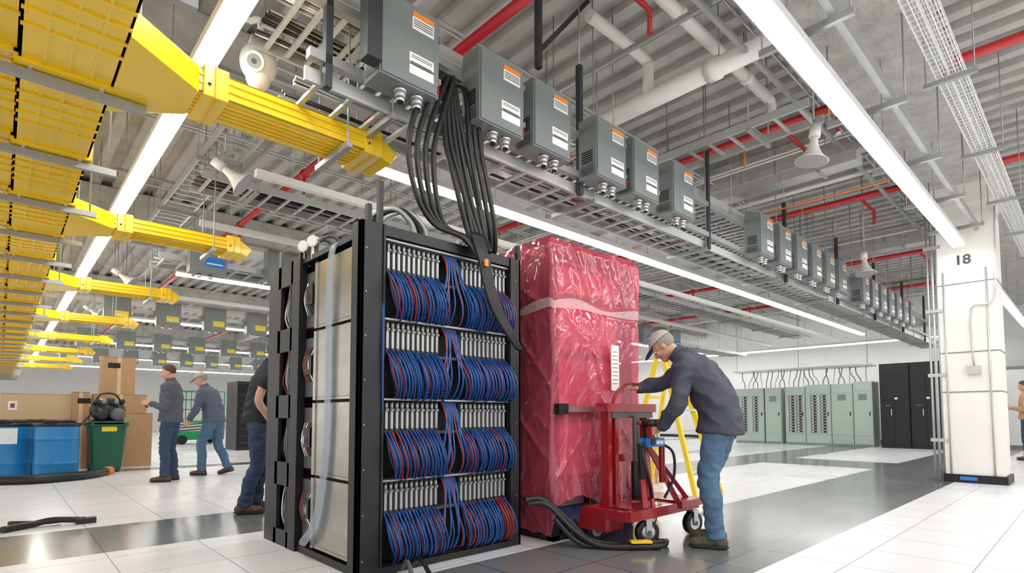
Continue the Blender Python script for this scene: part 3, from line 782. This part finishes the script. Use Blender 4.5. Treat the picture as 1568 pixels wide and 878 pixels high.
        for k in range(4): b.tube([o+fp*(.04+.02*k)-sd*.025+fu*(.088-.006*k),o+fp*(.045+.02*k)+fu*(.097-.006*k),o+fp*(.05+.02*k)+sd*.025+fu*(.088-.006*k)],.0035,m_boxg,6,2)
    hp,hy=math.radians(J['hp']),math.radians(J['hy'])
    f0=F*math.cos(hy)+Lv*math.sin(hy);l0=U.cross(f0)
    f=f0*math.cos(hp)-U*math.sin(hp);u=U*math.cos(hp)+f0*math.sin(hp);A=(f,l0,u);C=P['head']
    h=lambda a,bb,c_:C+f*a+l0*bb+u*c_
    t=B()
    t.ell(h(-.008,0,.028),.096,.076,.088,m_skin,A,20,14);t.ell(h(.018,0,-.03),.072,.06,.083,m_skin,A,18,12)
    t.ell(h(.058,0,-.09),.028,.03,.024,m_skin,A);t.ell(h(.0,0,-.06),.06,.058,.04,m_skin,A)
    t.tube([h(.082,0,.012),h(.094,0,-.012),h(.104,0,-.03)],[.008,.011,.014],m_skin,10,2);t.ell(h(.098,0,-.033),.014,.017,.011,m_skin,A)
    t.ell(h(.076,0,.02),.014,.045,.009,m_skin,A);t.ell(h(.082,0,-.058),.010,.024,.008,m_skin,A);t.ell(h(.08,0,-.068),.010,.021,.007,m_skin,A)
    for k in(-1,1):
        t.ell(h(-.005,.076*k,-.012),.02,.009,.032,m_skin,A);t.ell(h(.062,.035*k,-.025),.025,.022,.02,m_skin,A)
    t.tube([h(-.025,0,-.05),(h(-.03,0,-.09)+nb)/2,nb-nd*.05],[.056,.055,.062],m_skin,16,3)
    vs,fs=fuse(t,max(.005,vox*.55),2,.4);b.add(vs,fs,m_skin)
    for k in(-1,1):
        b.ell(h(.079,.031*k,.0),.010,.014,.008,m_eyew,A,10,8);b.ell(h(.086,.031*k,.0),.004,.006,.006,m_eyed,A,8,6);b.ell(h(.086,.032*k,.021),.006,.018,.004,st['hair'],A,8,6)
    b.ell(h(.089,0,-.063),.005,.02,.004,m_lip,A,10,6)
    b.ell(h(-.012,0,.032),.102,.084,.094,st['hair'],A,28,20,keep=lambda l:l.z>-.075+max(0,l.x+.035)*1.05)
    if st.get('cap'):
        b.ell(h(-.01,0,.035),.110,.092,.105,st['cap'],A,28,20,keep=lambda l:l.z>.005)
        ax=((f*.95-u*.3).normalized(),l0,(u*.95+f*.3).normalized())
        b.ell(h(.115,0,.035),.075,.075,.008,st.get('brim',st['cap']),ax,22,8);b.ell(h(-.01,0,.142),.01,.01,.006,st['cap'],A,8,6)
    if extra: extra(b,W,D,P)
    return b.obj(name)

def drill(b,W,D,P):
    w=P['wrL'];d=D((1,0,0));u=V((0,0,1));g=w+D((.085,-.01,-.02))
    b.beam(g-u*.07,g+u*.05,.036,.04,m_cartred,up=(1,0,0));b.obox(g-u*.085,d*.04,D((0,1,0))*.03,u*.025,m_black2)
    b.cyl(g+u*.06-d*.07,g+u*.06+d*.06,.032,m_black2,14);b.cyl(g+u*.06+d*.06,g+u*.06+d*.11,.022,m_cartred,12,.012);b.cyl(g+u*.06-d*.075,g+u*.06-d*.06,.034,m_cartred,14)
J=dict(pelvis=(-.06,0,.93),hem=(-.05,0,.865),waist=(-.055,0,1.03),ribs=(.01,0,1.18),chest=(.09,0,1.32),shc=(.18,0,1.43),neck=(.25,0,1.49),head=(.375,.0,1.57),
 hp=42,hy=5,
 shL=(.17,.19,1.40),elL=(.20,.27,1.10),wrL=(.36,.18,.90),shR=(.22,-.18,1.41),elR=(.42,-.17,1.28),wrR=(.62,-.04,1.235),
 hipL=(-.05,.10,.90),knL=(.03,.12,.49),anL=(-.03,.13,.09),hipR=(-.06,-.10,.90),knR=(.05,-.10,.49),anR=(.02,-.13,.09),
 hL=((1,-.15,-.25),(0,-1,0),(0.2,0,1),.55),hR=((.8,.2,.15),(.1,0,-1),(.2,1,0),.5),fL=(.15,0),fR=(.1,0))
person('technician',(4.09,2.08),(-.292,.956),J,dict(leg=m_jean,top=m_jack,shoe=m_shoe,hair=m_hairg,cap=m_capg,brim=m_capd,bulk=1.06),.010,.0045,drill)
def phone(b,W,D,P):
    p=P['wrR']+D((.12,.03,.02));b.obox(p,D((.03,0,.06)),D((0,.035,0)),D((.004,0,-.002)),m_black2)
J1=dict(pelvis=(0,0,.96),hem=(0,0,.91),waist=(-.01,0,1.08),ribs=(-.01,0,1.2),chest=(0,0,1.34),shc=(0,0,1.45),neck=(.01,0,1.53),head=(.05,0,1.67),hp=15,hy=10,
 shL=(0,.2,1.42),elL=(-.02,.25,1.13),wrL=(.22,.18,1.18),shR=(.0,-.2,1.42),elR=(.02,-.24,1.12),wrR=(.27,-.1,1.16),
 hipL=(0,.09,.92),knL=(.03,.11,.5),anL=(0,.14,.09),hipR=(0,-.09,.92),knR=(.03,-.11,.5),anR=(-.02,-.14,.09),
 hL=(None,(0,-.3,1),(0,-.5,.9),.5),hR=(None,(0,.3,1),(0,.5,.9),.5),fL=(.2,0),fR=(-.2,0))
person('standing_man',(1.93,9.79),(-.8,.5),J1,dict(leg=m_jeand,top=m_jack2,shoe=m_shoeb,hair=m_hairb,bulk=1.0),.016,.008,phone)
J2=dict(pelvis=(0,0,.92),hem=(0,0,.88),waist=(.02,0,1.04),ribs=(.05,0,1.16),chest=(.09,0,1.30),shc=(.13,0,1.41),neck=(.17,0,1.48),head=(.25,0,1.61),hp=22,hy=10,
 shL=(.13,.2,1.38),elL=(.17,.27,1.1),wrL=(.3,.24,.92),shR=(.12,-.2,1.38),elR=(.05,-.27,1.12),wrR=(.14,-.27,.88),
 hipL=(.02,.09,.9),knL=(.16,.1,.51),anL=(.14,.1,.09),hipR=(-.02,-.09,.9),knR=(-.02,-.1,.5),anR=(-.2,-.1,.12),
 hL=(None,(0,-1,0),(1,0,0.3),.35),hR=(None,(0,1,0),(1,0,0.1),.35),fL=(0,0),fR=(0,.25))
person('walking_man',(2.68,10.3),(-.75,.66),J2,dict(leg=m_jean,top=m_jack3,shoe=m_shoeb,hair=m_hairg,cap=m_capg,bulk=1.0),.016,.008)
J3=dict(pelvis=(0,0,.95),hem=(0,0,.93),waist=(0,0,1.07),ribs=(.03,0,1.2),chest=(.06,0,1.36),shc=(.08,0,1.47),neck=(.1,0,1.55),head=(.16,0,1.68),hp=20,hy=0,
 shL=(.08,.2,1.44),elL=(.05,.26,1.15),wrL=(.2,.22,.95),shR=(.08,-.2,1.44),elR=(.0,-.26,1.15),wrR=(.12,-.24,.93),
 hipL=(0,.09,.92),knL=(.04,.11,.5),anL=(-.02,.12,.09),hipR=(0,-.09,.92),knR=(.0,-.1,.5),anR=(-.12,-.12,.09),
 hL=(None,(0,-1,0),(1,0,.2),.3),hR=(None,(0,1,0),(1,0,.2),.3),fL=(0.1,0),fR=(-.1,0))
person('man_in_black_shirt',(2.0,6.05),(.8,-.3),J3,dict(leg=m_jeand,top=m_shirt,shoe=m_shoeb,hair=m_hairb,short=True,bulk=1.0),.014,.007)
J4=dict(J1);person('man_in_tan_jacket',(16.9,1.12),(.2,1),J4,dict(leg=m_jeand,top=m_tan,shoe=m_shoeb,hair=m_hairb,bulk=1.0),.018,.009)

# ------------------------------------------------------------ left clutter
def drum(x,y):
    b=B();r=.29
    b.tube([(x,y,0),(x,y,.03),(x,y,.2),(x,y,.24),(x,y,.28),(x,y,.58),(x,y,.62),(x,y,.66),(x,y,.82),(x,y,.86)],[r-.03,r,r,r+.012,r,r,r+.012,r,r,r-.02],m_drum,32,2)
    b.tube([(x,y,.83),(x,y,.88)],[r+.015,r+.015],m_black2,32,1)
    for k in range(3):
        a=k*2.1;b.ell((x+.1*math.cos(a),y+.1*math.sin(a),.89),.14,.12,.05,m_dk,None,10,8)
    return b
b=drum(.70,11.6);b.obj('blue_plastic_drum');b=drum(.12,12.1);b.box(.0,.22,11.8,11.812,.55,.8,m_white);b.obj('blue_plastic_drum');b=drum(.45,12.75);b.obj('blue_plastic_drum')
b=B();cx,cy=1.42,12.25
R=[]
for z,w,d in((.02,.2,.2),(.1,.22,.22),(.8,.27,.27),(.82,.3,.3),(.88,.3,.3)):
    R.append([V((cx+w*sx,cy+d*sy,z)) for sx,sy in((-1,-.85),(-.85,-1),(.85,-1),(1,-.85),(1,.85),(.85,1),(-.85,1),(-1,.85))])
b.rings(R,m_bin,sm=False);b.box(cx-.1,cx+.12,cy-.275,cy-.262,.72,.82,m_yel_l);b.box(cx-.22,cx+.22,cy-.3,cy-.24,.84,.9,m_bin)
for sx in(-1,1): b.cyl((cx+sx*.2-.03,cy+.2,.08),(cx+sx*.2+.03,cy+.2,.08),.08,m_rub,14)
b.obj('green_waste_bin',.01)
b=B()
b.ell((1.42,12.2,1.10),.27,.2,.22,m_black2,None,20,14);b.ell((1.3,12.02,1.02),.12,.07,.12,m_black2);b.ell((1.55,12.02,1.02),.12,.07,.12,m_boxd)
b.tube([(1.2,12.1,1.2),(1.3,12.05,1.38),(1.5,12.05,1.38),(1.62,12.1,1.2)],.015,m_black2,8,4);b.tube([(1.15,12.1,1.0),(1.05,12.0,.85),(1.2,11.95,.9)],.012,m_black2,8,4)
for k in range(5): b.ell((1.25+.09*k,12.0,1.25),.04,.03,.05,m_boxg if k%2 else m_black2,None,10,8)
b.box(1.2,1.65,12.1,12.4,.885,.93,m_black2)
b.obj('black_tool_bag')
def cbox(name,x0,x1,y0,y1,z0,z1,mat,lab=False):
    b=B();b.box(x0,x1,y0,y1,z0,z1,mat);xm=(x0+x1)/2
    b.box(xm-.03,xm+.03,y0-.002,y1+.002,z0+.0,z1+.002,m_cardt);b.box(x0+.005,x1-.005,y0-.004,y0-.001,z1-.012,z1-.009,m_dk)
    if lab: b.box(x0+.1,x0+.22,y0-.005,y0-.002,z1-.3,z1-.14,m_white);b.box(x0+.13,x0+.19,y0-.007,y0-.005,z1-.26,z1-.18,m_cartred)
    else: b.box(x0+.08,x0+.28,y0-.005,y0-.002,z1-.22,z1-.12,m_dk)
    b.obj(name,.004)
cbox('cardboard_box',1.25,2.25,13.0,13.8,0,1.05,m_card);cbox('cardboard_box',1.3,2.15,13.05,13.6,1.05,1.42,m_card)
cbox('cardboard_box',1.42,1.95,13.1,13.6,1.42,2.15,m_card);cbox('cardboard_box',.1,1.1,13.35,14,0,1.3,m_card)
cbox('cardboard_box',.0,1.0,13.2,13.34,.9,1.4,m_cardt,True);cbox('cardboard_box',.98,1.24,13.1,13.34,.0,1.45,m_card)
b=B()
b.tube([(-.6,11.2,.06),(-.1,10.95,.06),(.4,10.7,.06),(.9,10.85,.06),(1.15,11.1,.06),(1.35,11.5,.06)],.065,m_rub,14,6)
b.tube([(1.33,11.45,.06),(1.42,11.62,.06)],[.075,.075],m_orc,14,1)
b.tube([(-.6,11.5,.05),(.2,11.15,.05),(.8,11.25,.05),(1.1,11.4,.05)],.05,m_rub,12,6)
b.obj('suction_hose')
b=B();b.tube([(.05,6.4,.03),(.25,6.55,.03),(.4,6.55,.05),(.62,6.5,.03)],.028,m_rub,10,5);b.tube([(.1,6.75,.03),(.3,6.6,.03),(.45,6.6,.03)],.02,m_rub,10,5);b.box(.55,.7,6.45,6.55,.0,.05,m_black2)
b.obj('black_floor_cable')
b=B()
b.tube([(2.93,3.0,.36),(3.05,2.93,.36),(3.2,2.83,.22),(3.32,2.7,.06),(3.45,2.52,.03),(3.6,2.35,.03),(3.75,2.36,.03),(3.84,2.5,.04)],.022,m_rub,10,6)
b.tube([(2.95,3.0,.33),(3.07,2.9,.32),(3.2,2.75,.14),(3.32,2.6,.03),(3.5,2.38,.03),(3.66,2.28,.03),(3.8,2.33,.03)],.024,m_rub,10,6)
b.tube([(3.1,2.85,.22),(3.25,2.7,.03),(3.5,2.45,.03),(3.72,2.30,.05)],.02,m_rub,10,6)
b.obox((3.52,2.37,.065),V((.06,-.05,0)),V((.02,.024,0)),V((0,0,.008)),m_yel)
b.obj('power_cable')
b=B()
for k in range(3): b.tube([(1.85+.06*k,3.08,.03),(1.78+.09*k,2.95,.10),(1.70+.12*k,2.82,.05),(1.6+.15*k,2.7,.02)],.014,m_rub if k!=1 else m_boxd,10,5)
b.obj('floor_hose')

# ------------------------------------------------------------ ladder
b=B();tx,ty,tz=6.55,3.95,1.85
for dx in(-.2,.2):
    b.beam((tx+dx*.7-.0,ty+.0,tz),(tx+dx*1.6,ty-.55,.0),.03,.07,m_ladder);b.beam((tx+dx*.7,ty+.06,tz),(tx+dx*1.6,ty+.5,.0),.03,.06,m_ladder)
for i in range(6):
    t_=(i+1)/7;w=.2*(.7+.9*t_);b.box(tx-w,tx+w,ty-.55*t_-.04,ty-.55*t_+.04,tz*(1-t_),tz*(1-t_)+.025,m_galv)
b.box(tx-.18,tx+.18,ty-.08,ty+.14,tz,tz+.06,m_ladder)
for i in(2,4): 
    t_=i/6;w=.2*(.7+.9*t_);b.box(tx-w,tx+w,ty+.06+.44*t_-.015,ty+.06+.44*t_+.015,tz*(1-t_),tz*(1-t_)+.03,m_ladder)
b.obj('yellow_step_ladder')
b=B();b.box(6.9,7.3,4.5,4.9,0,.35,m_cardt);b.box(6.95,7.25,4.497,4.5,.1,.25,m_card);b.box(7.08,7.12,4.495,4.905,0,.352,m_card);b.obj('cardboard_box')

# ------------------------------------------------------------ switchgear
def gear(y0,y1,h,brk):
    b=B();X=20.3
    b.box(X,X+.8,y0,y1,0,h,m_grn);b.box(X-.012,X,y0+.02,y1-.02,.08,h-.02,m_grn);b.box(X-.016,X-.0,y0+.02,y1-.02,.0,.06,m_boxg)
    for z in(.35,h-.3): b.box(X-.014,X-.011,y0+.03,y1-.03,z,z+.006,m_boxd)
    b.box(X-.03,X-.012,y0+.06,y0+.09,1.0,1.12,m_black2)
    if brk:
        w=(y1-y0)
        for cidx in range(2):
            yc=y0+w*(.3+.38*cidx)
            for k in range(13):
                z=.42+k*.1
                b.box(X-.02,X-.012,yc-.09,yc+.09,z,z+.08,m_boxd);b.box(X-.024,X-.02,yc-.075,yc-.01,z+.012,z+.065,m_black2);b.box(X-.024,X-.02,yc+.0,yc+.06,z+.02,z+.055,m_white)
            b.box(X-.02,X-.012,yc-.12,yc-.105,.35,1.75,m_strut)
    else:
        b.box(X-.02,X-.012,(y0+y1)/2-.12,(y0+y1)/2+.12,1.5,1.7,m_boxg)
    b.obj('electrical_switchgear')
gear(8.35,9.4,2.0,1);gear(7.75,8.3,2.0,0);gear(6.95,7.6,2.0,1)
gear(6.15,6.93,2.05,1);gear(5.5,6.13,2.05,0);gear(4.95,5.48,2.1,0)
b=B()
for i in range(26):
    y=5.2+i*.16;r=random.uniform(-.15,.15)
    b.tube([(20.7,y,2.0),(20.7,y,2.2),(20.7,y+r,2.4),(20.75,y+r*1.3,2.62)],.016,m_boxg if i%3 else m_galv,8,4)
b.box(20.4,21.1,5.0,9.5,2.62,2.68,m_galv);
for y in(5.1,7.2,9.4): b.cyl((20.5,y,2.6),(20.5,y,5.2),.01,m_strut,6)
b.obj('riser_cables')
for i,(y0,y1) in enumerate(((3.95,4.72),(3.15,3.93))):
    b=B();b.box(20.2,21.2,y0,y1,0,2.62,m_black);b.box(20.185,20.2,y0+.02,(y0+y1)/2-.004,.1,2.2,m_black);b.box(20.185,20.2,(y0+y1)/2+.004,y1-.02,.1,2.2,m_black)
    b.box(20.17,20.186,y0+.02,y1-.02,1.02,1.03,m_dstrut);b.box(20.17,20.186,y0+.3,y0+.38,1.5,1.56,m_white);b.box(20.165,20.186,y0+.46,y0+.48,1.0,1.2,m_sil)
    b.box(20.17,20.186,y0+.5,y0+.62,1.3,1.33,m_blue_l);b.obj('cooling_unit_cabinet',.01)
b=B();b.box(22.5,23.4,-2,3.2,0,2.5,m_boxg)
for y in(-1.5,-.5,.5,1.5,2.5): b.box(22.48,22.5,y,min(y+.9,3.2),.1,2.4,m_wall)
b.obj('storage_cabinet')
for i in range(5):
    b=B();x=5.0+.75*i;b.box(x,x+.72,17.0,18.0,0,2.0,m_black);b.box(x+.03,x+.69,16.98,17.0,.08,1.92,m_dk);b.box(x+.62,x+.64,16.96,16.98,.9,1.1,m_sil)
    for k in range(8): b.box(x+.06,x+.6,16.975,16.98,.2+k*.2,.22+k*.2,m_dstrut)
    b.obj('black_server_cabinet')
m_lift=M('green_lift_paint',(.02,.35,.12),.4)
b=B();x0,y0=4.4,21.8
b.box(x0,x0+1.6,y0,y0+.8,.15,.45,m_lift);b.box(x0,x0+1.6,y0,y0+.8,.75,.82,m_lift)
for k in range(3): b.beam((x0+.1,y0+.05,.47+.1*k),(x0+1.5,y0+.05,.57+.1*k),.05,.05,m_boxd)
for z in(1.2,1.55,1.85):
    b.box(x0,x0+1.6,y0,y0+.03,z,z+.03,m_lift);b.box(x0,x0+1.6,y0+.77,y0+.8,z,z+.03,m_lift)
for x in(x0,x0+.5,x0+1.05,x0+1.57): b.box(x,x+.03,y0,y0+.03,.8,1.88,m_lift);b.box(x,x+.03,y0+.77,y0+.8,.8,1.88,m_lift)
for x in(x0+.25,x0+1.35):
    for y in(y0-.03,y0+.83): b.cyl((x,y-.05,.16),(x,y+.05,.16),.16,m_rub,16)
b.obj('scissor_lift')

# ------------------------------------------------------------ world + camera
w=bpy.data.worlds.new('World');scene.world=w;w.use_nodes=True
bg=w.node_tree.nodes['Background'];bg.inputs['Color'].default_value=(1,.985,.965,1);bg.inputs['Strength'].default_value=1.05
cam=bpy.data.cameras.new('camera');co=bpy.data.objects.new('camera',cam);scene.collection.objects.link(co)
cam.sensor_width=36;cam.lens=840/1568*36;cam.shift_y=151/1568;cam.clip_start=.05
fw=V((math.cos(math.radians(47)),math.sin(math.radians(47)),0));pit_=math.radians(3.2)
d=fw*math.cos(pit_)+V((0,0,1))*math.sin(pit_)
co.location=(0,0,1.0);co.rotation_euler=d.to_track_quat('-Z','Y').to_euler()
scene.camera=co
print('OBJS',len(scene.objects))
